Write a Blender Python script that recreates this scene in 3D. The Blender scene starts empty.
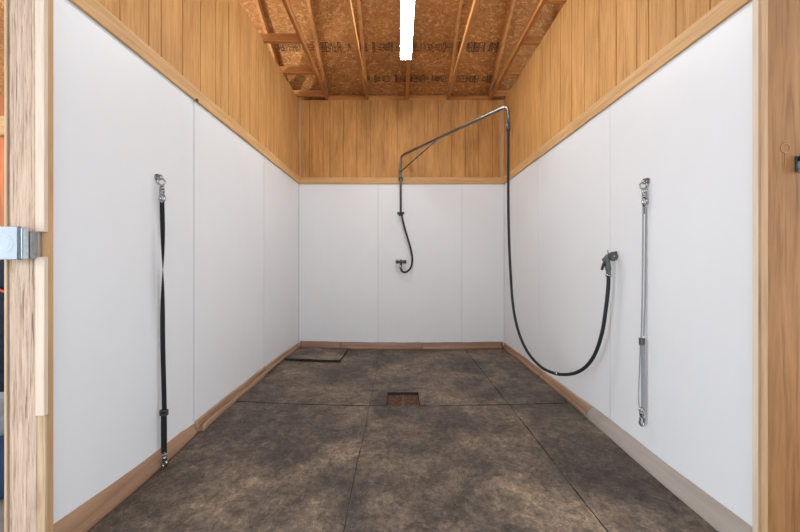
import bpy, math, random
from mathutils import Vector, Matrix
random.seed(7)
sc = bpy.context.scene
COL = sc.collection
F, CX, CY, CH = 324.5, 399.0, 266.0, 1.228      # focal length in pixels, vanishing point, camera height

# ------------------------------------------------------------------ mesh helpers
class MB:
    def __init__(s): s.v = []; s.f = []; s.sm = []
    def add(s, vs, fs, smooth=False):
        o = len(s.v); s.v += [tuple(p) for p in vs]
        for f in fs: s.f.append([i + o for i in f]); s.sm.append(smooth)
    def box(s, x0, x1, y0, y1, z0, z1):
        s.add([(x0,y0,z0),(x1,y0,z0),(x1,y1,z0),(x0,y1,z0),(x0,y0,z1),(x1,y0,z1),(x1,y1,z1),(x0,y1,z1)],
              [(0,3,2,1),(4,5,6,7),(0,1,5,4),(1,2,6,5),(2,3,7,6),(3,0,4,7)])
        return s
    def prism(s, prof, y0, y1, axis='y', smooth=False):
        n = len(prof)
        def P(u, w, t): return (u, t, w) if axis == 'y' else ((t, u, w) if axis == 'x' else (u, w, t))
        vs = [P(u, w, y0) for u, w in prof] + [P(u, w, y1) for u, w in prof]
        s.add(vs, [(i, (i+1) % n, n+(i+1) % n, n+i) for i in range(n)] + [tuple(range(n))[::-1], tuple(range(n, 2*n))], smooth)
        return s
    def tube(s, pts, r, n=12, closed=False):
        pts = [Vector(p) for p in pts]; m = len(pts)
        rs = r if isinstance(r, (list, tuple)) else [r]*m
        tang = []
        for i in range(m):
            a = pts[(i-1) % m] if (closed or i > 0) else pts[i]
            b = pts[(i+1) % m] if (closed or i < m-1) else pts[i]
            tang.append((b - a).normalized())
        up = Vector((0,0,1)) if abs(tang[0].z) < .9 else Vector((1,0,0))
        nrm = (up - tang[0]*up.dot(tang[0])).normalized()
        vs = []
        for i in range(m):
            nrm = (nrm - tang[i]*nrm.dot(tang[i])).normalized()
            bi = tang[i].cross(nrm)
            for k in range(n):
                a = 2*math.pi*k/n
                vs.append(pts[i] + (nrm*math.cos(a) + bi*math.sin(a))*rs[i])
        fs = []
        for i in range(m if closed else m-1):
            j = (i+1) % m
            for k in range(n):
                l = (k+1) % n
                fs.append((i*n+k, i*n+l, j*n+l, j*n+k))
        s.add(vs, fs, True)
        if not closed:
            o = len(s.v) - len(vs)
            s.f.append([o+k for k in range(n)][::-1]); s.sm.append(False)
            s.f.append([o+(m-1)*n+k for k in range(n)]); s.sm.append(False)
        return s
    def cyl(s, a, b, r, n=20, r2=None): return s.tube([a, b], [r, r if r2 is None else r2], n)
    def ring(s, c, R, r, nrm, n=24, m=8):
        nrm = Vector(nrm).normalized()
        u = nrm.orthogonal().normalized(); w = nrm.cross(u)
        return s.tube([Vector(c) + (u*math.cos(2*math.pi*k/n) + w*math.sin(2*math.pi*k/n))*R for k in range(n)], r, m, True)
    def sphere(s, c, r, sx=1, sy=1, sz=1, n=16, m=10):
        vs = [(c[0], c[1], c[2]-r*sz)]
        for i in range(1, m):
            a = -math.pi/2 + math.pi*i/m
            for k in range(n):
                b = 2*math.pi*k/n
                vs.append((c[0]+r*sx*math.cos(a)*math.cos(b), c[1]+r*sy*math.cos(a)*math.sin(b), c[2]+r*sz*math.sin(a)))
        vs.append((c[0], c[1], c[2]+r*sz)); t = len(vs)-1
        fs = [(0, 1+(k+1) % n, 1+k) for k in range(n)]
        for i in range(m-2):
            for k in range(n):
                l = (k+1) % n
                fs.append((1+i*n+k, 1+i*n+l, 1+(i+1)*n+l, 1+(i+1)*n+k))
        fs += [(t, 1+(m-2)*n+k, 1+(m-2)*n+(k+1) % n) for k in range(n)]
        s.add(vs, fs, True); return s
    def ribbon(s, pts, nrms, w, t):
        """flat webbing along pts: nrms = face directions, width w (number or list), thickness t"""
        pts = [Vector(p) for p in pts]; vs = []; m = len(pts)
        ws = w if isinstance(w, (list, tuple)) else [w]*m
        for i, p in enumerate(pts):
            tg = (pts[min(i+1, m-1)] - pts[max(i-1, 0)]).normalized()
            nn = Vector(nrms[i]); nn = (nn - tg*nn.dot(tg)).normalized(); sd = tg.cross(nn)
            h = ws[i]/2
            vs += [p + sd*h + nn*t/2, p + sd*h - nn*t/2, p - sd*h - nn*t/2, p - sd*h + nn*t/2]
        fs = []
        for i in range(m-1):
            for k in range(4):
                l = (k+1) % 4; fs.append((4*i+k, 4*i+l, 4*i+4+l, 4*i+4+k))
        fs += [(0,3,2,1), (4*m-4, 4*m-3, 4*m-2, 4*m-1)]
        s.add(vs, fs, False); return s
    def build(s, name, mat, parent=None, bevel=0, seg=2, off=(0,0,0)):
        me = bpy.data.meshes.new(name)
        me.from_pydata([(a-off[0], b-off[1], c-off[2]) for a, b, c in s.v], [], s.f)
        me.polygons.foreach_set('use_smooth', s.sm); me.materials.append(mat)
        import bmesh
        bm = bmesh.new(); bm.from_mesh(me); bmesh.ops.recalc_face_normals(bm, faces=bm.faces); bm.to_mesh(me); bm.free()
        me.update()
        o = bpy.data.objects.new(name, me); COL.objects.link(o); o.location = off
        if parent is not None:
            o.parent = parent
            o.location = Vector(off) - parent.location
        if bevel:
            b = o.modifiers.new('bevel', 'BEVEL'); b.width = bevel; b.segments = seg; b.limit_method = 'ANGLE'
        return o

def empty(name, loc=(0,0,0)):
    o = bpy.data.objects.new(name, None); COL.objects.link(o); o.location = loc
    o.empty_display_size = .05
    return o
def tag(o, label=None, cat=None, group=None, kind=None):
    if label: o['label'] = label
    if cat: o['category'] = cat
    if group: o['group'] = group
    if kind: o['kind'] = kind
    return o
def thing(name, loc, label, cat, group=None): return tag(empty(name, loc), label, cat, group)
def struct(o, label=None, cat=None): return tag(o, label, cat, kind='structure')
def spline(pts, n=8):
    P = [Vector(p) for p in pts]; P = [P[0]*2 - P[1]] + P + [P[-1]*2 - P[-2]]; out = []
    for i in range(1, len(P)-2):
        a, b, c, d = P[i-1:i+3]
        for k in range(n):
            t = k/n
            out.append(.5*((2*b) + (c-a)*t + (2*a-5*b+4*c-d)*t*t + (3*b-a-3*c+d)*t**3))
    out.append(P[-2]); return out
def fillet(pts, r, n=8):
    P = [Vector(p) for p in pts]; out = [P[0]]
    for i in range(1, len(P)-1):
        a = (P[i-1]-P[i]).normalized(); b = (P[i+1]-P[i]).normalized()
        ang = a.angle(b); d = r/math.tan(ang/2)
        p0, p1 = P[i]+a*d, P[i]+b*d
        for k in range(n+1):
            t = k/n; out.append((p0*(1-t)**2 + P[i]*2*t*(1-t) + p1*t*t))
    out.append(P[-1]); return out

# ------------------------------------------------------------------ materials
def newmat(name):
    m = bpy.data.materials.new(name); m.use_nodes = True
    nt = m.node_tree; b = nt.nodes['Principled BSDF']
    return m, nt, b
def N(nt, t, **k):
    n = nt.nodes.new(t)
    for a, v in k.items(): setattr(n, a, v)
    return n
def coords(nt, scale, rnd=True, rot=(0,0,0)):
    tc = N(nt, 'ShaderNodeTexCoord'); mp = N(nt, 'ShaderNodeMapping')
    mp.inputs['Scale'].default_value = scale; mp.inputs['Rotation'].default_value = rot
    if rnd:
        oi = N(nt, 'ShaderNodeObjectInfo'); mu = N(nt, 'ShaderNodeMath', operation='MULTIPLY'); mu.inputs[1].default_value = 37.0
        ad = N(nt, 'ShaderNodeVectorMath', operation='ADD')
        nt.links.new(oi.outputs['Random'], mu.inputs[0]); nt.links.new(tc.outputs['Object'], ad.inputs[0]); nt.links.new(mu.outputs[0], ad.inputs[1])
        nt.links.new(ad.outputs[0], mp.inputs['Vector'])
    else: nt.links.new(tc.outputs['Object'], mp.inputs['Vector'])
    return mp.outputs['Vector']
def noise(nt, vec, scale, detail=4, rough=.55, dist=0):
    n = N(nt, 'ShaderNodeTexNoise'); n.inputs['Scale'].default_value = scale; n.inputs['Detail'].default_value = detail
    n.inputs['Roughness'].default_value = rough; n.inputs['Distortion'].default_value = dist
    nt.links.new(vec, n.inputs['Vector']); return n.outputs['Fac']
def ramp(nt, fac, stops):
    r = N(nt, 'ShaderNodeValToRGB'); e = r.color_ramp.elements
    while len(e) < len(stops): e.new(.5)
    for i, (p, c) in enumerate(stops):
        e[i].position = p; e[i].color = (c[0], c[1], c[2], 1) if isinstance(c, (tuple, list)) else (c, c, c, 1)
    nt.links.new(fac, r.inputs['Fac']); return r.outputs['Color']
def mix(nt, fac, a, b, mode='MIX'):
    m = N(nt, 'ShaderNodeMix', data_type='RGBA', blend_type=mode)
    for sock, v in ((m.inputs[0], fac), (m.inputs[6], a), (m.inputs[7], b)):
        if isinstance(v, (int, float)): sock.default_value = v
        elif isinstance(v, tuple): sock.default_value = (v[0], v[1], v[2], 1)
        else: nt.links.new(v, sock)
    return m.outputs[2]
def bump(nt, b, h, strength, dist=.002):
    n = N(nt, 'ShaderNodeBump'); n.inputs['Strength'].default_value = strength; n.inputs['Distance'].default_value = dist
    nt.links.new(h, n.inputs['Height']); nt.links.new(n.outputs[0], b.inputs['Normal'])
def setp(b, rough=.5, metal=0, spec=.5, col=None):
    b.inputs['Roughness'].default_value = rough; b.inputs['Metallic'].default_value = metal
    b.inputs['Specular IOR Level'].default_value = spec
    if col: b.inputs['Base Color'].default_value = (*col, 1)
def srgb(r, g, b):
    f = lambda c: (c/255/12.92) if c/255 <= .04045 else ((c/255+.055)/1.055)**2.4
    return (f(r), f(g), f(b))

def plain(name, col, rough=.5, metal=0, spec=.5, var=.12, nscale=60, bmp=.0):
    m, nt, b = newmat(name); setp(b, rough, metal, spec)
    v = coords(nt, (1,1,1)); n = noise(nt, v, nscale, 3)
    d = tuple(c*(1-var) for c in col); l = tuple(min(1, c*(1+var)) for c in col)
    nt.links.new(ramp(nt, n, [(.3, d), (.7, l)]), b.inputs['Base Color'])
    if bmp: bump(nt, b, n, bmp, .001)
    return m
def wood(name, lo, mid, hi, axis='z', grain=22, rough=.65, bmp=.25, blotch=.35, crack=0, knots=0, spec=.25, distort=.6):
    m, nt, b = newmat(name); setp(b, rough, 0, spec)
    st = {'x': (.05,1,1), 'y': (1,.05,1), 'z': (1,1,.05)}[axis]
    v = coords(nt, st)
    g1 = noise(nt, v, grain, 6, .65, distort); g2 = noise(nt, v, grain*4, 3, .6, .2)
    g = N(nt, 'ShaderNodeMath', operation='MULTIPLY_ADD'); g.inputs[1].default_value = .35
    nt.links.new(g2, g.inputs[0]); 
    s = N(nt, 'ShaderNodeMath', operation='MULTIPLY'); s.inputs[1].default_value = .65; nt.links.new(g1, s.inputs[0]); nt.links.new(s.outputs[0], g.inputs[2])
    c = ramp(nt, g.outputs[0], [(.34, lo), (.5, mid), (.66, hi)])
    v2 = coords(nt, {'x': (.4,1,1), 'y': (1,.4,1), 'z': (1,1,.4)}[axis])
    bl = ramp(nt, noise(nt, v2, 3.5, 3, .6), [(.35, 1-blotch), (.65, 1.0)])
    c = mix(nt, 1.0, c, bl, 'MULTIPLY')
    if knots:
        st2 = {'x': (.35,1,1), 'y': (1,.35,1), 'z': (1,1,.35)}[axis]
        vo = N(nt, 'ShaderNodeTexVoronoi'); vo.inputs['Scale'].default_value = knots
        nt.links.new(coords(nt, st2), vo.inputs['Vector'])
        k = ramp(nt, vo.outputs['Distance'], [(.03, 1.0), (.10, 0.0)])
        c = mix(nt, k, c, tuple(x*.45 for x in lo))
    h = g.outputs[0]
    if crack:
        v3 = coords(nt, {'x': (.02,1,1), 'y': (1,.02,1), 'z': (1,1,.02)}[axis])
        cr = ramp(nt, noise(nt, v3, 62, 5, .7, 1.2), [(.38, 1.0), (.425, 0.0)])
        f = N(nt, 'ShaderNodeMath', operation='MULTIPLY'); f.inputs[1].default_value = crack; nt.links.new(cr, f.inputs[0])
        c = mix(nt, f.outputs[0], c, tuple(x*.3 for x in lo))
    nt.links.new(c, b.inputs['Base Color'])
    if bmp: bump(nt, b, h, bmp, .003)
    return m

M = {}
def white_panel(name, col):
    m, nt, b = newmat(name); setp(b, .42, 0, .35)
    v = coords(nt, (1,1,.6)); n = noise(nt, v, 1.6, 4, .6)
    c = ramp(nt, n, [(.3, tuple(x*.965 for x in col)), (.7, col)])
    v2 = coords(nt, (1,1,1)); sp = ramp(nt, noise(nt, v2, 26, 2, .5), [(.18, .55), (.215, 1.0)])
    c = mix(nt, .35, c, mix(nt, 1.0, c, sp, 'MULTIPLY'))
    nt.links.new(c, b.inputs['Base Color']); bump(nt, b, noise(nt, v2, 220, 2), .04, .001)
    return m
M['white'] = white_panel('white_wall_panel', (.775, .785, .79))
M['siding'] = wood('siding_plywood', srgb(176,122,64), srgb(203,151,90), srgb(216,168,106), 'z', 26, .62, .2, .16, 0, 0, .25, 1.2)
M['siding_back'] = wood('siding_plywood_worn', srgb(164,112,60), srgb(193,140,80), srgb(206,156,96), 'z', 26, .65, .2, .30, 0, 0, .25, 1.2)
M['lumber_z'] = wood('lumber_vertical', srgb(174,134,94), srgb(198,158,116), srgb(210,172,130), 'z', 26, .6, .2, .15, 0, 1.5)
M['lumber_x'] = wood('lumber_across', srgb(178,132,82), srgb(204,158,106), srgb(216,174,124), 'x', 26, .6, .2, .15, 0, 3)
M['lumber_y'] = wood('lumber_along', srgb(188,144,94), srgb(212,168,116), srgb(222,182,134), 'y', 26, .6, .2, .15, 0, 3)
M['lumber_dull'] = wood('lumber_dull', srgb(158,122,86), srgb(182,146,108), srgb(194,160,122), 'z', 26, .6, .2, .15, 0, 1.5)
M['pale_z'] = wood('pale_lumber', srgb(206,186,162), srgb(218,200,178), srgb(224,208,188), 'z', 26, .6, .12, .08)
M['truss'] = wood('truss_lumber', srgb(160,100,50), srgb(190,128,70), srgb(206,146,88), 'y', 22, .6, .2, .22, 0, 1.2)
M['truss_x'] = wood('blocking_lumber', srgb(160,100,50), srgb(190,128,70), srgb(206,146,88), 'x', 22, .6, .2, .22)
M['post'] = wood('rough_sawn_post', srgb(156,126,104), srgb(202,177,154), srgb(220,198,176), 'z', 55, .85, 1.0, .12, .75, 0, .12, 1.6)
M['post_edge'] = wood('post_edge_board', srgb(178,146,112), srgb(200,172,140), srgb(210,186,156), 'z', 30, .7, .3, .1)
M['ply'] = wood('front_plywood', srgb(132,88,48), srgb(161,113,67), srgb(174,128,80), 'z', 24, .6, .25, .22, 0, 0, .25, 1.0)
M['ply_red'] = wood('neighbour_plywood', srgb(150,78,34), srgb(196,108,54), srgb(214,130,72), 'z', 18, .6, .2, .3)
M['vinyl'] = wood('brown_rubber_base', srgb(134,99,75), srgb(170,134,106), srgb(184,150,122), 'y', 5, .30, .1, .25, 0, 0, .6)
M['vinyl_grey'] = wood('grey_sheen_rubber_base', srgb(136,126,116), srgb(156,147,138), srgb(167,159,151), 'y', 5, .28, .1, .12, 0, 0, .6)  # grey daylight sheen on the front right strip, put into the colour
M['vinyl_x'] = wood('brown_rubber_base_across', srgb(112,80,60), srgb(156,118,93), srgb(174,138,112), 'x', 5, .36, .1, .3, 0, 0, .6)
M['dark_back'] = plain('panel_backing', (.10,.085,.07), .8)
M['galv'] = plain('galvanised_pipe', (.20,.19,.18), .30, 1.0, .5, .15, 30)
M['steel'] = plain('nickel_hardware', (.36,.36,.36), .22, 1.0, .5, .45, 140)
M['darksteel'] = plain('dark_bracket_steel', (.08,.08,.085), .5, .6)
M['hose'] = plain('black_rubber_hose', (.013,.014,.016), .5, 0, .35, .15, 40)
M['black_web'] = plain('black_nylon_webbing', (.010,.010,.011), .75, 0, .3, .2, 400, .3)
M['grey_web'] = plain('grey_nylon_webbing', (.27,.28,.30), .7, 0, .3, .25, 400, .3)
M['black_plastic'] = plain('black_plastic', (.015,.015,.017), .4)
M['green_grey'] = plain('grey_green_plastic', (.085,.115,.105), .45)
M['grey_plastic_dark'] = plain('charcoal_plastic', (.05,.052,.057), .5)
M['brass'] = plain('weathered_brass', (.15,.115,.09), .38, .8, .5, .25, 70)
M['box_dark'] = plain('grey_outlet_box', (.27,.28,.29), .5)
M['box_light'] = plain('light_grey_cover', (.50,.53,.56), .45)
M['rust'] = plain('rusty_grate', (.15,.085,.055), .9, .1, .3, .5, 45, .5)
M['rust_light'] = plain('rusty_bar', (.26,.17,.11), .9, .1, .3, .3, 45, .5)
M['pit'] = plain('drain_pit', (.045,.03,.022), .9)
M['blue'] = plain('blue_plastic', (.06,.12,.24), .45)
M['lidwhite'] = plain('pale_blue_plastic', (.42,.50,.58), .45)
M['navy'] = plain('dark_navy_canvas', (.018,.02,.03), .85, 0, .2, .3, 30, .3)
M['red'] = plain('red_binding', (.45,.05,.03), .7)
M['ink'] = plain('black_ink', (.085,.045,.022), .9, 0, .3, .5, 90)
M['lamp_white'] = plain('white_enamel', (.8,.8,.8), .4)
M['concrete'] = plain('aisle_concrete', (.30,.28,.26), .8, 0, .3, .15, 6, .2)
M['plate'] = plain('gusset_steel', (.24,.19,.14), .6, .5)
M['dust'] = plain('pale_ring_stain', srgb(166,120,80), .7)

def hood_mat():
    m, nt, b = newmat('clear_hood_plastic'); setp(b, .12, 0, .5, (.62,.68,.74))
    b.inputs['Transmission Weight'].default_value = .9; b.inputs['IOR'].default_value = 1.45
    return m
M['hood'] = hood_mat()
def emit(st=None):
    m, nt, b = newmat('lit_diffuser'); setp(b, .5, 0, .3, (.9,.9,.9))
    v = coords(nt, (1,1,1)); c = ramp(nt, noise(nt, v, 3), [(.3, (.93,.97,1.0)), (.7, (.95,.98,1.0))])
    nt.links.new(c, b.inputs['Emission Color']); b.inputs['Emission Strength'].default_value = st or TUBE
    return m
TUBE = 75.0
M['tube'] = emit()

def osb():
    m, nt, b = newmat('osb_decking'); setp(b, .7, 0, .25)
    base = coords(nt, (1,1,1))
    dn = N(nt, 'ShaderNodeTexNoise'); dn.inputs['Scale'].default_value = 7; dn.inputs['Detail'].default_value = 2
    nt.links.new(base, dn.inputs['Vector'])
    def chips(rotz, sx, sy, off):
        mp = N(nt, 'ShaderNodeMapping'); mp.inputs['Rotation'].default_value = (0,0,rotz); mp.inputs['Scale'].default_value = (sx, sy, 1); mp.inputs['Location'].default_value = (off, off*.7, 0)
        ad = N(nt, 'ShaderNodeMix', data_type='VECTOR'); ad.inputs[0].default_value = .10
        nt.links.new(base, ad.inputs[4]); nt.links.new(dn.outputs['Color'], ad.inputs[5])
        nt.links.new(ad.outputs[1], mp.inputs['Vector'])
        vo = N(nt, 'ShaderNodeTexVoronoi'); vo.inputs['Scale'].default_value = 1; nt.links.new(mp.outputs[0], vo.inputs['Vector'])
        se = N(nt, 'ShaderNodeSeparateColor'); nt.links.new(vo.outputs['Color'], se.inputs[0]); return se.outputs[0]
    a = chips(.5, 22, 70, 0); d = chips(-.7, 24, 76, 3); e = chips(1.4, 22, 66, 9)
    sel = ramp(nt, noise(nt, base, 20, 2), [(.44, 0.0), (.46, 1.0)]); sel2 = ramp(nt, noise(nt, base, 24, 1), [(.52, 0.0), (.54, 1.0)])
    f = mix(nt, sel2, mix(nt, sel, a, d), e)
    c = ramp(nt, f, [(.0, srgb(152,96,46)), (.35, srgb(166,107,53)), (.75, srgb(177,118,63)), (1.0, srgb(202,148,92))])
    bl = ramp(nt, noise(nt, base, 1.7, 3), [(.35, .80), (.65, 1.0)])
    nt.links.new(mix(nt, 1.0, c, bl, 'MULTIPLY'), b.inputs['Base Color']); bump(nt, b, f, .25, .002)
    return m
M['osb'] = osb()
M['cut_rubber'] = plain('cut_rubber_edge', (.032,.027,.023), .85, 0, .2)
M['bulb'] = emit(850.0)

def mat_rubber():
    m, nt, b = newmat('dirty_rubber_mat'); setp(b, .5, 0, .5)
    v = coords(nt, (1,1,1), False)
    big = noise(nt, v, 1.9, 6, .62, .5)
    c = ramp(nt, big, [(.32, srgb(68,60,54)), (.45, srgb(92,82,71)), (.56, srgb(114,101,86)), (.70, srgb(142,125,102))])
    # sandy dust gathered along the walls
    tc = N(nt, 'ShaderNodeTexCoord'); sx = N(nt, 'ShaderNodeSeparateXYZ'); nt.links.new(tc.outputs['Object'], sx.inputs[0])
    ab = N(nt, 'ShaderNodeMath', operation='ABSOLUTE'); nt.links.new(sx.outputs[0], ab.inputs[0])
    ad = N(nt, 'ShaderNodeMath', operation='MULTIPLY_ADD'); ad.inputs[1].default_value = .55
    n3 = noise(nt, v, 2.6, 5, .65); mm = N(nt, 'ShaderNodeMath', operation='MULTIPLY'); mm.inputs[1].default_value = 1.1
    sb = N(nt, 'ShaderNodeMath', operation='MULTIPLY_ADD'); sb.inputs[1].default_value = 1.7; sb.inputs[2].default_value = -6.35; nt.links.new(sx.outputs[1], sb.inputs[0])
    mx = N(nt, 'ShaderNodeMath', operation='MAXIMUM'); nt.links.new(ab.outputs[0], mx.inputs[0]); nt.links.new(sb.outputs[0], mx.inputs[1])
    nt.links.new(n3, mm.inputs[0]); nt.links.new(mx.outputs[0], ad.inputs[0]); nt.links.new(mm.outputs[0], ad.inputs[2])
    du = ramp(nt, ad.outputs[0], [(1.05, 0.0), (1.65, .75)])
    c = mix(nt, du, c, srgb(136,113,82))
    # dark worn middle
    dk = ramp(nt, noise(nt, v, 1.1, 4, .6, .3), [(.44, 0.0), (.58, .6)])
    c = mix(nt, dk, c, srgb(60,53,51))
    # fine mottling and short scuffs
    med = ramp(nt, noise(nt, v, 8, 5, .7, 1.0), [(.34, .6), (.5, 1.05), (.66, 1.5)])
    c = mix(nt, 1.0, c, med, 'MULTIPLY')
    fine = ramp(nt, noise(nt, v, 30, 9, .85, .8), [(.36, .35), (.5, 1.0), (.64, 2.0)])
    c = mix(nt, .9, c, mix(nt, 1.0, c, fine, 'MULTIPLY'))
    vs = coords(nt, (1, 3.2, 1), False, (0,0,.6)); sc1 = ramp(nt, noise(nt, vs, 17, 7, .75, 1.8), [(.59, 0.0), (.68, .45)])
    c = mix(nt, sc1, c, srgb(176,158,134))
    vs2 = coords(nt, (3.2, 1, 1), False, (0,0,-.4)); sc2 = ramp(nt, noise(nt, vs2, 11, 7, .75, 2.0), [(.55, 0.0), (.66, .6)])
    c = mix(nt, sc2, c, srgb(46,40,38))
    nt.links.new(c, b.inputs['Base Color'])
    rr = ramp(nt, noise(nt, v, 9, 5, .7), [(.3, .42), (.7, .68)]); nt.links.new(rr, b.inputs['Roughness'])
    bump(nt, b, noise(nt, v, 34, 9, .8), .8, .006)
    b.inputs['Specular IOR Level'].default_value = .4
    return m
M['rubber'] = mat_rubber()

# ------------------------------------------------------------------ dimensions
XL, XR, YB = -1.48, 1.553, 4.80
WT = 2.44                      # top of the white panels
HT = 3.68                      # underside of the truss bottom chords
SEAM_Y = 2.85
def sstep(a, b, x):
    if a > b: return 1 - sstep(b, a, x)
    t = max(0, min(1, (x-a)/(b-a))); return t*t*(3-2*t)
def hfl(x, y):                 # floor rises a little towards the side walls
    return (.026 if x > 0 else .046)*min(1.0, abs(x)/1.5)**2 * sstep(1.75, 2.6, y) * (1 - .5*sstep(4.0, 4.7, y))
def wob(t, k): return math.sin(t*7.3+k)*.5 + math.sin(t*17.1+k*2.3)*.3 + math.sin(t*31+k*5.1)*.2

# ------------------------------------------------------------------ floor
fl = MB()
hx0, hx1, hy0, hy1 = -.125, .200, 2.84, 3.175
for x0, x1, y0, y1 in ((-6, hx0, -4, 5), (hx1, 4, -4, 5), (hx0, hx1, -4, hy0), (hx0, hx1, hy1, 5)):
    fl.box(x0, x1, y0, y1, -.20, -.014)
fl.box(hx0, hx1, hy0, hy1, -.20, -.09)
struct(fl.build('floor', M['concrete']))

def make_mat(xs, ys, holes=(), k=0, th=.012, lift=0):
    mb = MB(); ed = MB(); nx, ny = len(xs), len(ys); idx = {}
    def vid(i, j, top):
        key = (i, j, top)
        if key not in idx:
            x, y = xs[i], ys[j]
            if i == 0: x += .004*wob(y, k)
            if i == nx-1: x += .004*wob(y, k+3)
            if j == 0: y += .004*wob(x, k+5)
            if j == ny-1: y += .004*wob(x, k+8)
            idx[key] = len(mb.v)
            mb.v.append((x, y, hfl(x, y) + lift + (0 if top else -th)))
        return idx[key]
    cells = {(i, j) for i in range(nx-1) for j in range(ny-1)} - set(holes)
    for (i, j) in sorted(cells):
        mb.f.append([vid(i,j,1), vid(i+1,j,1), vid(i+1,j+1,1), vid(i,j+1,1)]); mb.sm.append(True)
        mb.f.append([vid(i,j,0), vid(i,j+1,0), vid(i+1,j+1,0), vid(i+1,j,0)]); mb.sm.append(False)
        for (di, dj, a, b) in ((-1,0,(i,j+1),(i,j)), (1,0,(i+1,j),(i+1,j+1)), (0,-1,(i,j),(i+1,j)), (0,1,(i+1,j+1),(i,j+1))):
            if (i+di, j+dj) not in cells:
                ed.f.append([vid(*a,1), vid(*a,0), vid(*b,0), vid(*b,1)]); ed.sm.append(False)
    ed.v = mb.v
    return mb, ed
def mat_thing(pair, name):
    o = pair[0].build(name, M['rubber'])
    keep = sorted({i for f in pair[1].f for i in f}); re = {a: k for k, a in enumerate(keep)}
    e = MB(); e.v = [pair[0].v[i] for i in keep]; e.f = [[re[i] for i in f] for f in pair[1].f]; e.sm = pair[1].sm
    e.build('cut_edge', M['cut_rubber'], o)
    return o
def lin(a, b, n): return [a + (b-a)*i/n for i in range(n+1)]
cols = ((-1.436, -.2595), (-.2545, .9625), (.9685, 1.535))
matlab = (('rubber floor mat in front along the left wall, under the black tie strap', 'rubber floor mat in the back left, lying under the small square mat'),
          ('wide rubber floor mat in the middle front, before the drain', 'wide rubber floor mat in the middle back, notched around the drain'),
          ('narrow rubber floor mat strip in front along the right wall below the grey tie strap', 'narrow rubber floor mat strip in the back right corner below the hose loop'))
for c, (x0, x1) in enumerate(cols):
    n = 14 if c < 2 else 7
    o = mat_thing(make_mat(lin(x0, x1, n), lin(1.03, SEAM_Y-.006, 20), k=c*2.1), 'rubber_mat')
    tag(o, matlab[c][0], 'floor mat', 'rubber floor mats')
    xs, ys, holes = lin(x0, x1, n), lin(SEAM_Y+.005, 4.745, 20), ()
    if c == 1:
        xs = lin(x0, -.112, 3) + lin(-.112, .187, 4)[1:] + lin(.187, x1, 8)[1:]
        ys = lin(SEAM_Y+.005, 3.155, 3) + lin(3.155, 4.745, 17)[1:]
        holes = [(i, j) for i in range(3, 7) for j in range(3)]
    o = mat_thing(make_mat(xs, ys, holes, k=c*2.1+1), 'rubber_mat')
    tag(o, matlab[c][1], 'floor mat', 'rubber floor mats')
# small square mat in the corner, thick lip
mb, ed = make_mat(lin(-1.432, -.742, 12), lin(4.075, 4.735, 12), k=4.4, th=.020, lift=.0245)
for i, (x, y, z) in enumerate(mb.v):
    mb.v[i] = (x, y, z + .009*sstep(4.3, 4.1, y) + .005*sstep(-.9, -.78, x) + .003*wob(x*2+y, 1) if y < 4.3 or x > -.9 else z)
ed.v = mb.v
tag(mat_thing((mb, ed), 'square_mat'), 'small square rubber mat with thick dark edge in the back left corner', 'mat')
# drain
d = thing('floor_drain', (.0375, 3.0, -.09), 'rusty square floor drain sunk into the dark mats', 'drain')
mb = MB()
for x0, x1, y0, y1 in ((-.123,-.108,2.842,3.173), (.183,.198,2.842,3.173), (-.108,.183,2.842,2.856), (-.108,.183,3.158,3.173)): mb.box(x0, x1, y0, y1, -.09, -.013)
mb.build('frame', M['pit'], d, .002)
MB().box(.0345, .0405, 2.857, 3.157, -.05, -.024).build('centre_bar', M['rust_light'], d)
MB().box(-.107, .182, 2.857, 3.157, -.09, -.075).build('pan', M['pit'], d)
for x0, x1 in ((-.106, .0330), (.0420, .181)):
    mb = MB(); mb.box(x0, x1, 2.858, 2.872, -.05, -.030); mb.box(x0, x1, 3.142, 3.156, -.05, -.030)
    mb.box(x0, x0+.010, 2.872, 3.142, -.05, -.030); mb.box(x1-.010, x1, 2.872, 3.142, -.05, -.030)
    for k in range(9):
        y = 2.888 + k*.029; mb.box(x0+.010, x1-.010, y, y+.019, -.047, -.032)
    mb.build('grate', M['rust'], d)

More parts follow.
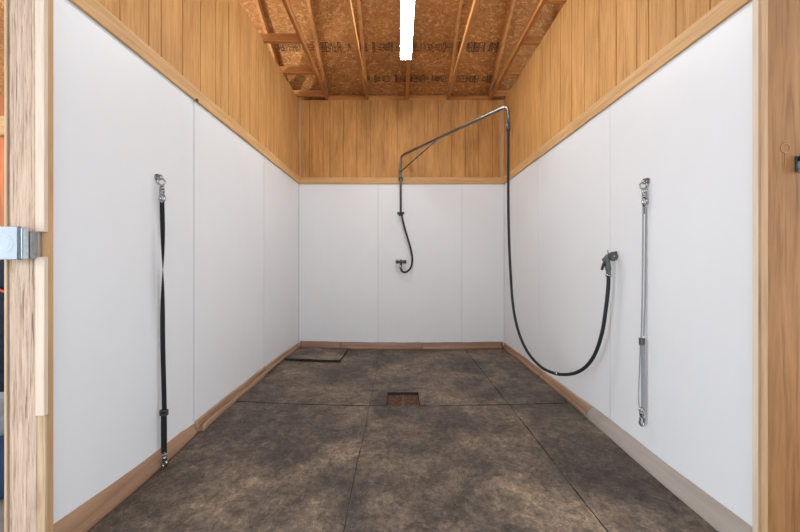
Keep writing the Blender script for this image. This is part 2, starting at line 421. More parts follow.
# ------------------------------------------------------------------ walls
def panel_row(parent, axis, plane, side, breaks, z0, z1):
    """white sheets between breaks; axis = the direction they run"""
    for a, b in zip(breaks[:-1], breaks[1:]):
        w = .0045 if side < 0 and axis == 'y' else (.0022 if axis == 'y' else .0013)
        a2, b2 = a+w, b-w
        mb = MB()
        lo, hi = sorted((plane, plane + side*.008))
        if axis == 'y': mb.box(lo, hi, a2, b2, z0, z1)
        else: mb.box(a2, b2, lo, hi, z0, z1)
        mb.build('white_panel', M['white'], parent, .0008, 1)
def siding(parent, axis, plane, side, a, b, z0, z1, mat, first, dd=.006):
    """grooved plywood: one sheet whose outline carries the grooves"""
    prof = [(a, 0)]; t = first
    while t < b - .03:
        prof += [(t-.005, 0), (t-.004, dd), (t+.004, dd), (t+.005, 0)]
        t += random.choice((.2, .2, .2, .1, .2))
    prof += [(b, 0)]
    pts = [(u, plane + side*w) for u, w in prof] + [(b, plane+side*.016), (a, plane+side*.016)]
    mb = MB(); n = len(pts)
    P = (lambda u, w, z: (w, u, z)) if axis == 'y' else (lambda u, w, z: (u, w, z))
    m = n-2; back = [(u, plane+side*.016) for u, w in prof]
    vs = [P(u, w, z0) for u, w in pts[:m]] + [P(u, w, z1) for u, w in pts[:m]] + [P(u, w, z0) for u, w in back] + [P(u, w, z1) for u, w in back]
    fs = []
    for i in range(m-1):
        fs += [(i, i+1, m+i+1, m+i), (2*m+i, 3*m+i, 3*m+i+1, 2*m+i+1), (i, 2*m+i, 2*m+i+1, i+1), (m+i, m+i+1, 3*m+i+1, 3*m+i)]
    fs += [(0, m, 3*m, 2*m), (m-1, 3*m-1, 4*m-1, 2*m-1)]
    mb.add(vs, fs); return mb.build('grooved_siding', mat, parent)
YF = 1.34
wl = struct(MB().box(XL-.13, XL-.018, 1.48, YB+.15, -.2, HT-.045).build('wall_left', M['dark_back']))
panel_row(wl, 'y', XL, -1, (YF+.006, 2.343, 3.557, YB), 0, WT+.02)
siding(wl, 'y', XL, -1, 1.48, YB, WT+.02, HT+.008, M['siding'], 1.52)
wr = struct(MB().box(XR+.018, XR+.13, 1.42, YB+.15, -.2, HT-.045).build('wall_right', M['dark_back']))
panel_row(wr, 'y', XR, 1, (1.40, 2.388, 3.626, YB), 0, WT+.02)
siding(wr, 'y', XR, 1, 1.415, YB, WT+.02, HT+.008, M['siding'], 1.62)
wb = struct(MB().box(XL-.016, XR+.016, YB+.018, YB+.15, -.2, HT-.045).build('wall_back', M['dark_back']))
panel_row(wb, 'x', YB, 1, (XL, -.31, .93, XR), 0, WT+.02)
siding(wb, 'x', YB, 1, XL, XR, WT+.02, HT, M['siding_back'], -1.32, .010)
# bands over the white panels, corner strips
BH = .095
def band(name, x0, x1, y0, y1, fz):
    mb = MB().box(x0, x1, y0, y1, 0, BH); mb.v = [(x, y, z + fz(y)) for x, y, z in mb.v]
    return struct(mb.build(name, M['lumber_y'], None, .002))
bd = band('trim_1', XL, XL+.019, 1.372, YB, lambda y: 2.407 + .0069*y)
MB().cyl((XL+.0185, 2.343, 2.425), (XL+.026, 2.343, 2.425), .011, 12).build('bolt_head', M['black_plastic'], bd)
band('trim_2', XR-.019, XR, 1.404, YB, lambda y: 2.375 + .01353*y)
struct(MB().box(XL+.019, XR-.019, YB-.019, YB, WT, WT+BH).build('trim_3', M['lumber_x'], None, .002))
struct(MB().box(XR-.066, XR-.004, YB-.018, YB, WT+BH, HT-.002).build('trim_4', M['lumber_z'], None, .002))
struct(MB().box(XL+.003, XL+.036, YB-.018, YB, WT+BH, HT-.002).build('trim_5', M['lumber_z'], None, .002))
# plate on top of the walls
struct(MB().box(XL-.13, XR+.13, YB+.018, YB+.15, HT-.043, HT-.002).build('trim_6', M['truss_x'], None, .002))

# baseboards: soft brown rubber cove strips
def cove(parent, axis, plane, side, a, b, toe0, toe1, k, mat, amp=.004, dent=0, ht=.088, ht1=None):
    n = max(24, int((b-a)/.03)); mb = MB(); rows = []
    for i in range(n+1):
        t = a + (b-a)*i/n; u = i/n
        if i == 0: hA, hB = ht, (ht if ht1 is None else ht1)
        ht = hA + (hB-hA)*u
        toe = toe0 + (toe1-toe0)*u + amp*wob(t, k)
        w2 = amp*wob(t*1.7, k+2); lift = 0
        if axis == 'y': lift = hfl(plane, t) - .004
        else: lift = hfl(t, plane-.03) - .004
        dn = dent*(.5+.5*math.sin(t*6+k))
        prof = [(0, -.01), (toe, -.01), (toe+.002, .006), (toe*.78+.004+w2*.5, .028), (max(.004, toe*.45+.008-dn*.9+w2), .046), (.011+toe*.18+w2*.8+dn*.55, .064), (.009+abs(w2)*.5, ht-.004), (.004, ht+w2*.6), (0, ht+w2*.6)]
        if dent:
            L = dent*(.15+.5*(.5+.5*math.sin(t*5.2+k)))
            inn = max(.010, toe-.015); wl_ = min(.014, inn); vz = .002 if toe > .03 else .022
            prof = [(0,-.01),(toe,-.01),(toe+.003,.010),(toe+.002,.026+L),(toe-.003,.031+L),(max(.011,toe-.009),.028+L),(inn,vz),(wl_,vz),(.012,.052),(.009+abs(w2)*.4,ht-.005),(.004,ht+w2*.5),(0,ht+w2*.5)]
        hs = ht/.088 if not dent else 1; prof = [(q, z if z < .01 else (z if z > .08 else z*hs)) for q, z in prof]
        rows.append([((plane+side*q, t, z+lift) if axis == 'y' else (t, plane+side*q, z+lift)) for q, z in prof])
    m = len(rows[0])
    mb.add([p for r in rows for p in r], [(i*m+j, i*m+(j+1) % m, (i+1)*m+(j+1) % m, (i+1)*m+j) for i in range(n) for j in range(m)] + [tuple(range(m)), tuple(range(n*m, n*m+m))[::-1]], True)
    return mb.build('base_strip', mat, parent)
bl = struct(empty('baseboard_left', (XL, 3, 0)))
cove(bl, 'y', XL, 1, 1.345, 2.335, .034, .036, 1, M['vinyl'], .002, 0, .128, .074)
cove(bl, 'y', XL, 1, 2.352, 3.546, .060, .036, 2, M['vinyl'], .008, .034, .068, .082)
cove(bl, 'y', XL, 1, 3.562, 4.77, .026, .018, 3, M['vinyl'], .004, .020, .082, .086)
br = struct(empty('baseboard_right', (XR, 3, 0)))
cove(br, 'y', XR, -1, 1.405, 2.612, .075, .062, 4, M['vinyl_grey'], .002, 0, .086, .084)
cove(br, 'y', XR, -1, 2.618, 3.494, .058, .030, 5, M['vinyl'], .004, .006, .080)
cove(br, 'y', XR, -1, 3.500, 4.77, .030, .014, 6, M['vinyl'], .006, .012, .078, .092)
bb = struct(empty('baseboard_back', (0, YB, 0)))
cove(bb, 'x', YB, -1, XL+.02, -.873, .020, .020, 7, M['vinyl_x'], .005, .014, .104)
cove(bb, 'x', YB, -1, -.867, .322, .020, .022, 8, M['vinyl_x'], .006, .018, .104)
cove(bb, 'x', YB, -1, .328, XR-.02, .022, .018, 9, M['vinyl_x'], .005, .018, .102)

# ------------------------------------------------------------------ front edges of the stall
# left: rough post, edge board, two cleats
p = thing('timber_post', (-1.55, 1.40, 0), 'rough sawn square timber post at the left front end of the white wall', 'post')
MB().box(-1.603, -1.4895, 1.334, 1.475, -.014, HT-.001).build('post_timber', M['post'], p, .003)
MB().box(-1.6185, -1.6085, 1.330, 1.47, -.014, HT-.001).build('edge_board', M['post_edge'], p, .001)
t = struct(MB().box(-1.4795, -1.4535, 1.3435, 1.366, 0, HT-.003).build('trim_7', M['lumber_z'], None, .002))
for z0, z1 in ((.615, 1.266), (1.368, HT-.003)):
    MB().box(-1.4885, -1.4510, 1.327, 1.343, z0, z1).build('cover_strip', M['pale_z'], t, .002)
MB().box(-1.4885, -1.4535, 1.334, 1.343, 0, .613).build('lower_strip', M['post_edge'], t, .002)
# right: cleat and plywood front
struct(MB().box(1.5265, 1.5525, 1.3785, 1.402, -.014, HT-.003).build('trim_8', M['pale_z'], None, .001))
struct(MB().box(1.5255, 1.5535, 1.366, 1.378, -.014, HT-.003).build('trim_10', M['lumber_dull'], None, .001))
wf = struct(MB().box(1.556, 3.6, 1.395, 1.41, -.2, HT-.003).build('wall_front', M['ply']))
wf2 = MB()
wf2.ring((1.66, 1.3945, 1.735), .0195, .0022, (0,1,0), 28, 6); wf2.box(1.658, 1.661, 1.393, 1.396, 1.655, 1.712); wf2.box(1.653, 1.672, 1.393, 1.396, 1.762, 1.766)
wf2.build('ring_mark', M['dust'], wf)
# black latch by the right edge of the photograph
h = thing('wall_hook', (1.712, 1.395, 1.667), 'black metal hook screwed to the brown plywood', 'hook')
MB().box(1.702, 1.736, 1.388, 1.3945, 1.63, 1.70).build('back_plate', M['black_plastic'], h, .003)
mb = MB(); mb.tube(spline([(1.716,1.388,1.685),(1.714,1.372,1.684),(1.706,1.358,1.676),(1.700,1.352,1.660),(1.702,1.358,1.645),(1.710,1.370,1.642)]), .008, 10)
mb.sphere((1.712,1.374,1.692), .012).sphere((1.712,1.372,1.642), .011)
mb.build('prong', M['black_plastic'], h)

# grey weatherproof outlet box on the post
b = thing('outlet_box', (-1.54, 1.334, 1.31), 'grey weatherproof electrical outlet box on the rough post', 'outlet')
MB().box(-1.600, -1.4825, 1.306, 1.3335, 1.258, 1.368).build('back_box', M['box_dark'], b, .004, 3)
MB().box(-1.597, -1.4855, 1.302, 1.306, 1.262, 1.366).build('gasket', M['black_plastic'], b, .001)
MB().box(-1.602, -1.483, 1.284, 1.302, 1.255, 1.381).build('cover_flange', M['box_light'], b, .005, 3)
mb = MB().box(-1.600, -1.492, 1.282, 1.2845, 1.258, 1.378); mb.build('face_plate', M['lidwhite'], b, .001)
mb = MB().cyl((-1.555, 1.2815, 1.316), (-1.555, 1.274, 1.316), .036, 28).cyl((-1.555, 1.274, 1.316), (-1.555, 1.271, 1.316), .030, 28)
mb.build('receptacle', M['box_light'], b)
# hollow hood
mb = MB(); x0, x1, y0, y1, z0, z1, w = -1.602, -1.490, 1.266, 1.2815, 1.253, 1.383, .003
mb.box(x0, x1, y0, y0+w, z0, z1).box(x0, x0+w, y0+w, y1, z0, z1).box(x1-w, x1, y0+w, y1, z0, z1).box(x0+w, x1-w, y0+w, y1, z0, z0+w).box(x0+w, x1-w, y0+w, y1, z1-w, z1)
mb.build('clear_hood', M['hood'], b)

# ------------------------------------------------------------------ roof
SL = .62
def zr(y): return 3.80 + SL*(YB-y)
RY = .45                                              # ridge
ce = struct(empty('ceiling', (0, RY, zr(RY))))
def zr2(y): return zr(RY) - SL*(RY-y)
def deck(y0, y1, fz):
    prof = [(y0, fz(y0)), (y1, fz(y1)), (y1, fz(y1)+.014), (y0, fz(y0)+.014)]
    mb = MB(); mb.add([(x, y, z) for x in (-6, 4) for y, z in prof], [(0,1,2,3),(7,6,5,4),(0,4,5,1),(1,5,6,2),(2,6,7,3),(3,7,4,0)])
    mb.build('osb_sheet', M['osb'], ce)
ys = [5.05, 4.49, 3.453, 2.416, 1.379, RY]
for a, b2 in zip(ys[1:], ys[:-1]): deck(a+.0035, b2-.0035, zr)
ys = [RY, -.59, -1.63, -2.66, -4.0]
for a, b2 in zip(ys[1:], ys[:-1]): deck(a+.0012, b2-.0012, zr2)
# printed stamps on the sheets: smudged, unreadable strokes
def stamp(yc, hgt, xr, dens):
    mb = MB(); x = xr[0]; ct = math.sqrt(1/(1+SL*SL))
    def q(xa, xb, ya, yb):
        mb.add([(xa,ya,zr(ya)-.0012),(xb,ya,zr(ya)-.0012),(xb,yb,zr(yb)-.0012),(xa,yb,zr(yb)-.0012),(xa,ya,zr(ya)+.001),(xb,ya,zr(ya)+.001),(xb,yb,zr(yb)+.001),(xa,yb,zr(yb)+.001)],
               [(0,1,2,3),(7,6,5,4),(0,4,5,1),(1,5,6,2),(2,6,7,3),(3,7,4,0)])
    while x < xr[1]:
        if random.random() < dens:
            wd = random.uniform(.022, .05); hh = hgt*random.uniform(.55, 1)
            y0, y1 = yc-hh/2, yc+hh/2; s = random.uniform(.006, .011)
            if random.random() < .9: q(x, x+s, y0, y1)
            if random.random() < .75: q(x+wd-s, x+wd, y0, y1)
            for yy in (y0, yc-s/2, y1-s):
                if random.random() < .6: q(x, x+wd, yy, yy+s*1.2)
            if random.random() < .5: q(x+wd*.4, x+wd*.4+s, y0, yc+random.uniform(-.2, .5)*hh)
            x += wd + random.uniform(.002, .012)
        else: x += random.uniform(.02, .06)
    return mb.build('ink_stamp', M['ink'], ce)
stamp(4.285, .105, (-1.6, 1.35), .86); stamp(4.635, .095, (-.45, 1.35), .9)

# trusses, 24 inch centres
TX = (-1.67, -1.065, -.473, .118, .725, 1.345, 1.95)
TL = ('wooden roof truss just outside the left wall',
      'wooden roof truss nearest the left wall inside the stall', 'wooden roof truss in the left half of the ceiling next to the lit tube',
      'wooden roof truss carrying the lit tube in the middle of the ceiling', 'wooden roof truss just right of the lit tube',
      'wooden roof truss nearest the right wall inside the stall', 'wooden roof truss at the outer ends of the blocking boards above the right wall')
def slant(mb, x0, x1, y0, y1, fz, drop, th):
    mb.add([(x, y, z) for x in (x0, x1) for y, z in ((y0, fz(y0)-drop-th), (y1, fz(y1)-drop-th), (y1, fz(y1)-drop), (y0, fz(y0)-drop))],
           [(0,1,2,3),(7,6,5,4),(0,4,5,1),(1,5,6,2),(2,6,7,3),(3,7,4,0)]); return mb
def beam(mb, x0, x1, a, b2, w):
    a, b2 = Vector(a), Vector(b2); d2 = (b2-a).normalized(); pr = Vector((-d2.y, d2.x))*w/2
    mb.add([(x, q.x, q.y) for x in (x0, x1) for q in (a+pr, b2+pr, b2-pr, a-pr)], [(0,1,2,3),(7,6,5,4),(0,4,5,1),(1,5,6,2),(2,6,7,3),(3,7,4,0)]); return mb
for x, lab in zip(TX, TL):
    tr = thing('roof_truss', (x, YB, HT), lab, 'truss', 'roof trusses')
    MB().box(x-.019, x+.019, -3.8, 4.93, HT, HT+.070).build('bottom_chord', M['truss'], tr, .002)
    slant(MB(), x-.019, x+.019, RY, 4.90, zr, .001, .100).build('top_chord', M['truss'], tr, .002)
    slant(MB(), x-.019, x+.019, -3.8, RY-.002, zr2, .001, .100).build('top_chord', M['truss'], tr, .002)
    for a, b2 in (((3.0, HT+.07), (2.55, zr(2.55)-.10)), ((1.7, HT+.07), (2.40, zr(2.4)-.10)), ((1.6, HT+.07), (RY+.03, zr(RY)-.10)), ((-.7, HT+.07), (RY-.03, zr(RY)-.10))):
        beam(MB(), x-.018, x+.018, a, b2, .085).build('web', M['truss'], tr, .002)
    for s in (-1, 1):
        xs = x + s*.0195
        MB().box(min(xs, xs+s*.0012), max(xs, xs+s*.0012), 4.45, 4.62, HT+.006, HT+.10).build('gusset_plate', M['plate'], tr)
# blocking boards in the side bays, and along the back plate
def blocking(x0, x1, y, z0, z1, lab, grp):
    o = MB().box(x0+.0195, x1-.0195, y-.019, y+.019, z0, z1).build('blocking_board', M['truss_x'], None, .002)
    tag(o, lab, 'blocking board', grp)
for y, lab in ((3.56, 'short wooden blocking board above the left wall, nearest of three'), (4.15, 'short wooden blocking board above the left wall, middle of three'), (4.70, 'short wooden blocking board in the back left ceiling corner')):
    blocking(TX[0], TX[1], y, HT+.001, HT+.087, lab, 'blocking above the left wall')
for y, lab in ((3.02, 'short wooden blocking board above the right wall, at the top edge of the photo'), (3.59, 'short wooden blocking board above the right wall, second from the top edge'), (4.16, 'short wooden blocking board above the right wall, third from the top edge'), (4.70, 'short wooden blocking board in the back right ceiling corner')):
    blocking(TX[5], TX[6], y, HT+.001, HT+.087, lab, 'blocking above the right wall')
for i, lab in ((2, 'blocking board along the top of the back wall, leftmost of four'), (3, 'blocking board along the top of the back wall, directly left of the tube truss'), (4, 'blocking board along the top of the back wall, directly right of the tube truss'), (5, 'blocking board along the top of the back wall, above the hose boom tip')):
    blocking(TX[i-1], TX[i], YB+.02, HT+.0005, HT+.072, lab, 'blocking along the back wall')

# lit tube fixture
def fixture(x, y0, y1, lab):
    f = thing('tube_light', (x, (y0+y1)/2, HT), lab, 'ceiling light')
    MB().box(x-.055, x+.055, y0, y1, HT-.024, HT-.001).build('housing', M['lamp_white'], f, .003)
    prof = [(x-.062, HT-.026)] + [(x+.062*math.cos(math.pi + math.pi*k/10), HT-.034+.030*math.sin(math.pi + math.pi*k/10)) for k in range(11)] + [(x+.062, HT-.026)]
    MB().prism(prof, y0+.012, y1-.012).build('diffuser', M['tube'], f)
    for a, b2 in ((y0, y0+.012), (y1-.012, y1)):
        MB().box(x-.062, x+.062, a, b2, HT-.066, HT-.025).build('end_cap', M['lamp_white'], f, .004)
fixture(.080, 2.54, 3.765, 'lit white tube light hanging under the wooden roof trusses')
pl = thing('pendant_lamp', (-2.62, 3.35, HT), 'bare bulb hanging in the neighbouring stall beyond the left wall', 'lamp')
MB().cyl((-2.62, 3.35, 3.12), (-2.62, 3.35, HT+.25), .005, 8).build('cord', M['black_plastic'], pl)
MB().cyl((-2.62, 3.35, 3.06), (-2.62, 3.35, 3.13), .02, 16).build('socket', M['lamp_white'], pl)
MB().sphere((-2.62, 3.35, 3.01), .06).build('bulb', M['bulb'], pl)

# ------------------------------------------------------------------ hose boom
YA = 4.72
bm = thing('hose_boom', (.04, YB, 2.4), 'galvanised swing arm hose boom bracketed to the back wall', 'hose boom')
base_x = .026; ZA = 2.828; ZT = 2.862; tip = (1.112, 3.30)
path = fillet([(base_x, YA, 1.995), (base_x, YA, ZA), (tip[0], tip[1], ZT), (tip[0], tip[1], 2.69)], .075)
MB().tube(path, .0165, 14).build('arm', M['galv'], bm)
dx, dy = tip[0]-base_x, tip[1]-YA; L = math.hypot(dx, dy); ux, uy = dx/L, dy/L
sA, = (.74,)
MB().tube([(base_x, YA, 2.60), (base_x+ux*sA, YA+uy*sA, ZA+.002)], .0085, 10).build('brace', M['darksteel'], bm)
for z, wdt in ((2.505, .030), (1.996, .052)):
    mb = MB().box(base_x-wdt, base_x+wdt, YA-.004, YA+.004, z-.018, z+.018) if z < 2.2 else MB().cyl((base_x, YA, z-.012), (base_x, YA, z+.012), .027)
    mb.box(base_x-.012, base_x+.012, YA+.004, YB-.0205 if z > 2.4 else YB-.001, z-.010, z+.010)
    mb.box(base_x-.034, base_x+.034, (YB-.0235) if z > 2.4 else YB-.004, (YB-.0195) if z > 2.4 else YB-.0005, z-.026, z+.026)
    mb.build('wall_bracket', M['darksteel'], bm, .002)
MB().cyl((base_x, YA, 2.60-.014), (base_x, YA, 2.60+.014), .021).build('brace_collar', M['darksteel'], bm)

# long hose from the tip of the boom to the nozzle
def plane_pt(px, py):
    a = (px-CX)/F; s = (a*3.30-1.112)/(.380+a*.985)
    s = max(-.02, min(1.02, s)); Y = 3.30-.985*s; X = a*Y
    return (X, Y, CH + (CY-py)/F*Y)
trace = [(508.3,122.4),(508.3,150),(508.3,190),(508.8,232),(510.5,272),(513,305),(518,330),(527,351),(540,366),(552,372.5),(563,374.5),(575,373),(586,366.5),(595,354),(602,333),(606,308),(608.2,288),(608.6,276.5)]
tp = [plane_pt(*q) for q in trace]
hs = thing('long_hose', (tip[0], tip[1], 2.67), 'long black rubber hose hanging from the boom tip in a deep loop', 'hose')
MB().tube(spline(tp, 8), .0128, 14).build('hose_tube', M['hose'], hs)
MB().cyl((tip[0], tip[1], 2.60), (tip[0], tip[1], 2.6885), .0195).build('end_ferrule', M['darksteel'], hs)
q0, q1 = Vector(plane_pt(555.5, 373.4)), Vector(plane_pt(558.5, 373.9))
MB().cyl(q0, q1, .0165).build('hose_clip', M['steel'], hs)
# short hose at the back wall
def pt(px, py, Y): return ((px-CX)/F*Y, Y, CH + (CY-py)/F*Y)
sh = thing('short_hose', (base_x, YA, 1.2), 'short black hose curling from the wall faucet up to the boom pipe', 'hose')
tr2 = [(401.8,213.5),(402.3,218),(404.7,228),(408.2,240),(411.2,251),(412.3,260),(411,267),(407.3,271.5),(403.8,272.2),(401.6,270.5),(400.7,268)]
MB().tube(spline([pt(*q, YA) for q in tr2], 8), .0140, 12).build('hose_tube', M['hose'], sh)
a = pt(400.7, 268.5, YA); b2 = pt(400.7, 265.6, YA)
MB().cyl(a, b2, .0185, 6).build('hose_coupling', M['steel'], sh)
# faucet
fc = pt(401, 261.8, YA)
fa = thing('wall_faucet', (fc[0], YB, fc[2]), 'weathered brass two handle faucet on the white back wall', 'faucet')
mb = MB().cyl((fc[0]-.055, YA, fc[2]), (fc[0]+.055, YA, fc[2]), .0175, 16)
mb.sphere((fc[0], YA, fc[2]), .029)
for s in (-1, 1): mb.cyl((fc[0]+s*.050, YA, fc[2]), (fc[0]+s*.050, YB-.001, fc[2]), .013, 12).cyl((fc[0]+s*.050, YB-.006, fc[2]), (fc[0]+s*.050, YB-.0005, fc[2]), .028, 20)
mb.cyl((fc[0], YA, fc[2]), (fc[0], YA, fc[2]+.035), .010, 12)
mb.build('body', M['brass'], fa)
for s in (-1, 1):
    mb = MB().cyl((fc[0]+s*.052, YA, fc[2]), (fc[0]+s*.066, YA, fc[2]), .012, 12)
    mb.ring((fc[0]+s*.070, YA, fc[2]), .022, .007, (1,0,0), 18, 8)
    for k in range(2): mb.cyl((fc[0]+s*.070, YA-.022*(k == 0), fc[2]-.022*(k == 1)), (fc[0]+s*.070, YA+.022*(k == 0), fc[2]+.022*(k == 1)), .005, 8)
    mb.build('handle', M['brass'], fa)
MB().cyl((fc[0], YA, fc[2]-.024), (fc[0], YA, b2[2]+.001), .0150, 12).build('outlet', M['black_plastic'], fa)

# spray nozzle hooked on the right wall
NY = 2.310
nz = thing('spray_nozzle', (1.49, NY, 1.15), 'grey green pistol spray nozzle hung on the right white wall', 'spray nozzle')
def np_(px, py, dY=0): Y = NY+dY; return Vector(((px-CX)/F*Y, Y, CH+(CY-py)/F*Y))
body = [np_(608.6, 274.5), np_(608.4, 270), np_(607.8, 265), np_(606.8, 260.5), np_(607.5, 257.5), np_(610, 256)]
MB().tube(spline(body, 5), [.0155]*5+[.019]*8+[.021]*13, 14).build('grip', M['green_grey'], nz)
hd0, hd1 = np_(609, 256.5, .012), np_(613.6, 256.4, -.030)
MB().tube([hd0, hd0*.7+hd1*.3, hd0*.25+hd1*.75, hd1], [.017, .022, .032, .033], 24).build('spray_head', M['grey_plastic_dark'], nz)
dv = (hd1-hd0).normalized()
MB().cyl(hd1, hd1+dv*.003, .024, 24).build('face_ring', M['green_grey'], nz)
MB().cyl(hd1+dv*.003, hd1+dv*.006, .007, 12).build('spray_jet', M['steel'], nz)
MB().tube([np_(605.2, 260.5), np_(603.5, 264.5), np_(601.8, 270)], [.008, .0105, .008], 10).build('trigger', M['black_plastic'], nz)
MB().sphere(np_(604.4, 259.5), .016).build('valve_knob', M['green_grey'], nz)
MB().cyl(np_(608.5, 276.6), np_(608.5, 274.2), .0195, 10).build('hose_collar', M['steel'], nz)
hk = MB().tube(spline([(XR-.0002, NY+.01, 1.325), (XR-.03, NY+.01, 1.322), (XR-.052, NY+.008, 1.318), (XR-.064, NY+.006, 1.328), (XR-.062, NY+.006, 1.342)]), .004, 8)
hk.cyl((XR-.003, NY+.01, 1.325), (XR-.0002, NY+.01, 1.325), .011, 14)
tag(hk.build('screw_hook', M['steel']), 'small steel hook in the right wall behind the spray nozzle', 'hook')

# ------------------------------------------------------------------ tie straps
def snap(mb, top, ln, side, r=.0050):
    """swivel eye, barrel and hook hanging below top"""
    x, y, z = top
    r *= 1.25; mb.ring((x, y, z-.011), .012, r*.9, (.25, 1, 0))
    mb.cyl((x, y, z-.020), (x, y, z-.042), .0135, 12)
    k0 = z-.040; h = ln-.040
    mb.tube(spline([(x, y, k0), (x+.004, y, k0-h*.2), (x+.013, y, k0-h*.42), (x+.013, y, k0-h*.75), (x+.002, y, k0-h*.98), (x-.010, y, k0-h*.78), (x-.011, y, k0-h*.5)], 6), r*1.25, 10)
    mb.tube([(x-.011, y, k0-h*.54), (x-.004, y, k0-h*.12)], r*.8, 8)
    mb.sphere((x, y, k0-h*.06), .013)
    mb.sphere((x-.012, y, k0-h*.3), .0055)
    return mb
def tie_ring(X, Y, Z, side, lab):
    t = thing('tie_ring', (X, Y, Z), lab, 'tie ring', 'tie rings')
    mb = MB().cyl((X, Y, Z), (X - side*.008, Y, Z), .021, 18)
    for dz in (-.013, .013): mb.sphere((X - side*.009, Y, Z+dz), .0045)
    mb.ring((X - side*.020, Y, Z), .0135, .005, (0, 1, .2))
    mb.build('eye_plate', M['steel'], t)
    MB().ring((X - side*.028, Y-.002, Z-.028), .019, .0052, (.35*side, 1, 0)).build('ring', M['steel'], t)
# left, black webbing
YL, ZL = 1.985, 1.762
tie_ring(XL, YL-.002, ZL+.008, -1, 'steel tie ring on the left white wall')
st = thing('tie_strap', (XL+.03, YL, ZL), 'black webbing tie strap hanging on the left white wall', 'tie strap')
snap(MB(), (XL+.030, YL, ZL-.045), .098, -1).build('snap_hook', M['steel'], st)
z0, z1 = 1.622, .088; pts = []; nr = []; ws = []
for i in range(61):
    u = i/60; z = z0 + (z1-z0)*u
    pts.append((XL+.030+.020*u + .003*math.sin(u*9), YL-.008*u, z))
    a = math.radians(-36) + math.radians(180)*sstep(0, .55, u) + .10*math.sin(u*11)
    nr.append((math.cos(a+math.pi/2), -math.sin(a+math.pi/2), 0)); ws.append(.0245)
MB().ribbon(pts, nr, ws, .0035).build('webbing', M['black_web'], st)
zb = CH - (410-266)/F*YL
mb = MB(); xb = XL+.047
mb.box(xb-.020, xb+.020, YL-.018, YL+.006, zb-.005, zb+.005).box(xb-.020, xb+.020, YL-.018, YL+.006, zb-.030, zb-.020).box(xb-.022, xb-.016, YL-.016, YL+.004, zb-.03, zb+.005).box(xb+.016, xb+.022, YL-.016, YL+.004, zb-.03, zb+.005)
mb.build('slide_buckle', M['darksteel'], st, .002)
MB().ribbon([(xb+.002, YL-.010, zb+.01), (xb+.003, YL-.013, zb-.08), (xb+.004, YL-.012, z1+.004)], [(.3,-1,0)]*3, .029, .0035).build('webbing_tail', M['black_web'], st)
snap(MB(), (XL+.052, YL-.010, z1+.004), .086, -1, .0046).build('snap_hook', M['steel'], st)
# right, grey webbing
YR, ZR = 2.022, 1.747
tie_ring(XR, 2.026, ZR+.010, 1, 'steel tie ring on the right white wall')
st = thing('tie_strap', (XR-.03, YR, ZR), 'grey webbing tie strap hanging on the right white wall', 'tie strap')
def rp(px, py): return (((px-CX)/F)*YR, YR, CH + (CY-py)/F*YR)
snap(MB(), (rp(644.6, 0)[0], YR, ZR-.040), .100, 1).build('snap_hook', M['steel'], st)
def strand(name, pxs, w, ang, mat):
    P = spline([rp(*q) for q in pxs], 6); ang -= .80; n = (math.sin(ang), -math.cos(ang), 0)
    return MB().ribbon(P, [n]*len(P), w, .003).build(name, mat, st)
strand('webbing', [(643.1,206.5),(642.8,250),(642.2,300),(641.3,338)], .0080, .35, M['grey_web'])
strand('webbing_fold', [(646.1,206.5),(645.7,250),(645.0,300),(643.6,336)], .0085, .35, M['grey_web'])
strand('webbing_tail', [(642.8,338),(643.1,370),(643.2,408)], .023, .15, M['grey_web'])
strand('webbing_loop', [(640.4,340),(639.6,365),(638.7,395),(639.0,405),(640.8,409)], .006, .3, M['grey_web'])
strand('keeper', [(643.6,205),(643.5,214)], .012, .2, M['black_web'])
a = rp(641.4, 338.5)
mb = MB().box(a[0]-.014, a[0]+.015, YR-.012, YR+.006, a[2]-.004, a[2]+.004).box(a[0]-.012, a[0]+.013, YR-.011, YR+.005, a[2]-.040, a[2]-.034).box(a[0]-.013, a[0]-.008, YR-.011, YR+.005, a[2]-.038, a[2]).box(a[0]+.009, a[0]+.014, YR-.011, YR+.005, a[2]-.038, a[2])
mb.build('slide_buckle', M['galv'], st, .0015)
e = rp(641.8, 408)
snap(MB(), (e[0], YR, e[2]), .112, 1, .0046).build('snap_hook', M['steel'], st)

# ------------------------------------------------------------------ neighbouring stall, seen in a sliver beyond the post
struct(MB().box(-5.5, -1.62, 2.70, 2.73, -.2, 2.30).build('wall_neighbour', M['ply_red']))
struct(MB().box(-5.5, -1.62, 2.66, 2.75, 2.305, 2.46).build('trim_9', M['lumber_x'], None, .003))
struct(MB().box(-6, XL-.16, YB+.02, YB+.05, -.2, HT+.05).build('wall_neighbour_back', M['ply_red']))
bn = thing('feed_bin', (-2.27, 1.78, 0), 'blue plastic bin with a pale lid behind the post', 'bin')
MB().tube([(-2.27,1.78,-.013),(-2.27,1.78,0),(-2.27,1.78,.34)], [.165,.17,.20], 32).build('body', M['blue'], bn)
MB().tube([(-2.27,1.78,.341),(-2.27,1.78,.40),(-2.27,1.78,.47),(-2.27,1.78,.50)], [.21,.212,.16,.10], 32).build('lid', M['lidwhite'], bn)
sp = thing('horse_blanket', (-3.0, 2.66, 1.3), 'dark horse blanket with red binding hung on the plywood behind the post', 'blanket')
mb = MB(); nx, nz_ = 40, 14; vs = []; fs = []
for s in (0, 1):
    for j in range(nz_+1):
        for i in range(nx+1):
            x = -3.55 + 1.15*i/nx; z = 1.36 - 1.20*j/nz_
            vs.append((x, 2.60 + .03*math.sin(i*.9)*(j/nz_)**.5 + .02*s, z + .01*math.sin(i*.5)))
m_ = (nx+1)*(nz_+1)
for j in range(nz_):
    for i in range(nx):
        q = j*(nx+1)+i; fs += [(q, q+1, q+nx+2, q+nx+1), (m_+q, m_+q+nx+1, m_+q+nx+2, m_+q+1)]
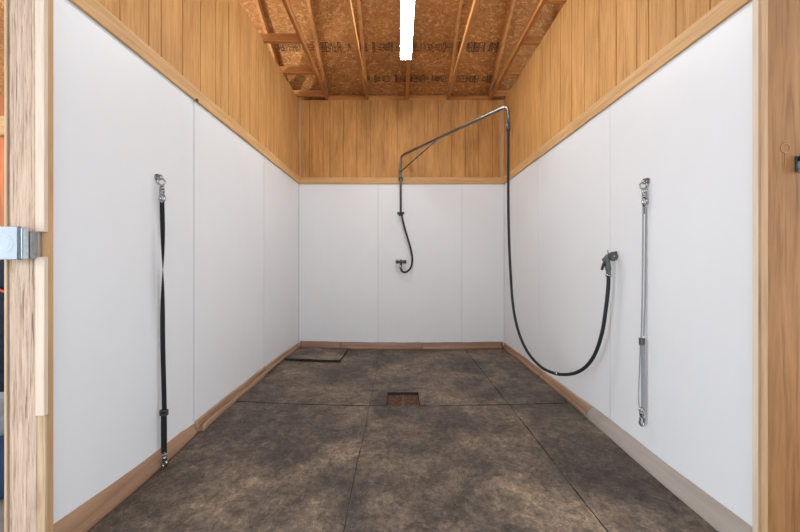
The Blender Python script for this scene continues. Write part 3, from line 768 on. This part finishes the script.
for i in range(nx): fs += [(i, m_+i, m_+i+1, i+1), (nz_*(nx+1)+i, nz_*(nx+1)+i+1, m_+nz_*(nx+1)+i+1, m_+nz_*(nx+1)+i)]
for j in range(nz_): fs += [(j*(nx+1), (j+1)*(nx+1), m_+(j+1)*(nx+1), m_+j*(nx+1)), (j*(nx+1)+nx, m_+j*(nx+1)+nx, m_+(j+1)*(nx+1)+nx, (j+1)*(nx+1)+nx)]
mb.add(vs, fs, True); mb.build('cloth', M['navy'], sp)
MB().tube(spline([(-3.5,2.575,1.12),(-3.3,2.568,1.09),(-3.1,2.57,1.02),(-2.9,2.568,.99)], 5), .012, 8).build('binding', M['red'], sp)
MB().cyl((-3.6, 2.615, 1.365), (-2.35, 2.615, 1.365), .014).build('hanging_rail', M['darksteel'], sp)


# ------------------------------------------------------------------ light, world, camera
w = bpy.data.worlds.new('world'); sc.world = w; w.use_nodes = True
bg = w.node_tree.nodes['Background']; bg.inputs[0].default_value = (.82, .91, 1.0, 1); bg.inputs[1].default_value = 2.45
def area(name, loc, target, sx, sy, power, col):
    l = bpy.data.lights.new(name, 'AREA'); l.shape = 'RECTANGLE'; l.size = sx; l.size_y = sy; l.energy = power; l.color = col
    o = bpy.data.objects.new(name, l); COL.objects.link(o); o.location = loc
    o.rotation_euler = (Vector(target)-Vector(loc)).to_track_quat('-Z', 'Y').to_euler(); return o
area('aisle_door_daylight', (-5.6, -1.3, 1.4), (1.4, 2.2, .6), 3.4, 2.7, 200, (.82, .915, 1.0))
area('left_wall_fill', (4.6, -1.8, 1.7), (-1.5, 2.6, 1.2), 3.4, 3.0, 50, (.88, .945, 1.0))  # added fill light from the right, brightens the left wall

cam = bpy.data.cameras.new('camera'); co = bpy.data.objects.new('camera', cam); COL.objects.link(co)
co.location = (0, 0, CH); co.rotation_euler = (math.pi/2, 0, 0)
cam.sensor_width = 36; cam.lens = F/800*36; cam.shift_x = 1/800; cam.clip_start = .05
sc.camera = co
sc.view_settings.view_transform = 'Standard'; sc.view_settings.look = 'None'
sc.view_settings.exposure = -0.05; sc.view_settings.gamma = 1; sc.view_settings.use_curve_mapping = False
sc.cycles.max_bounces = 10; sc.cycles.diffuse_bounces = 6
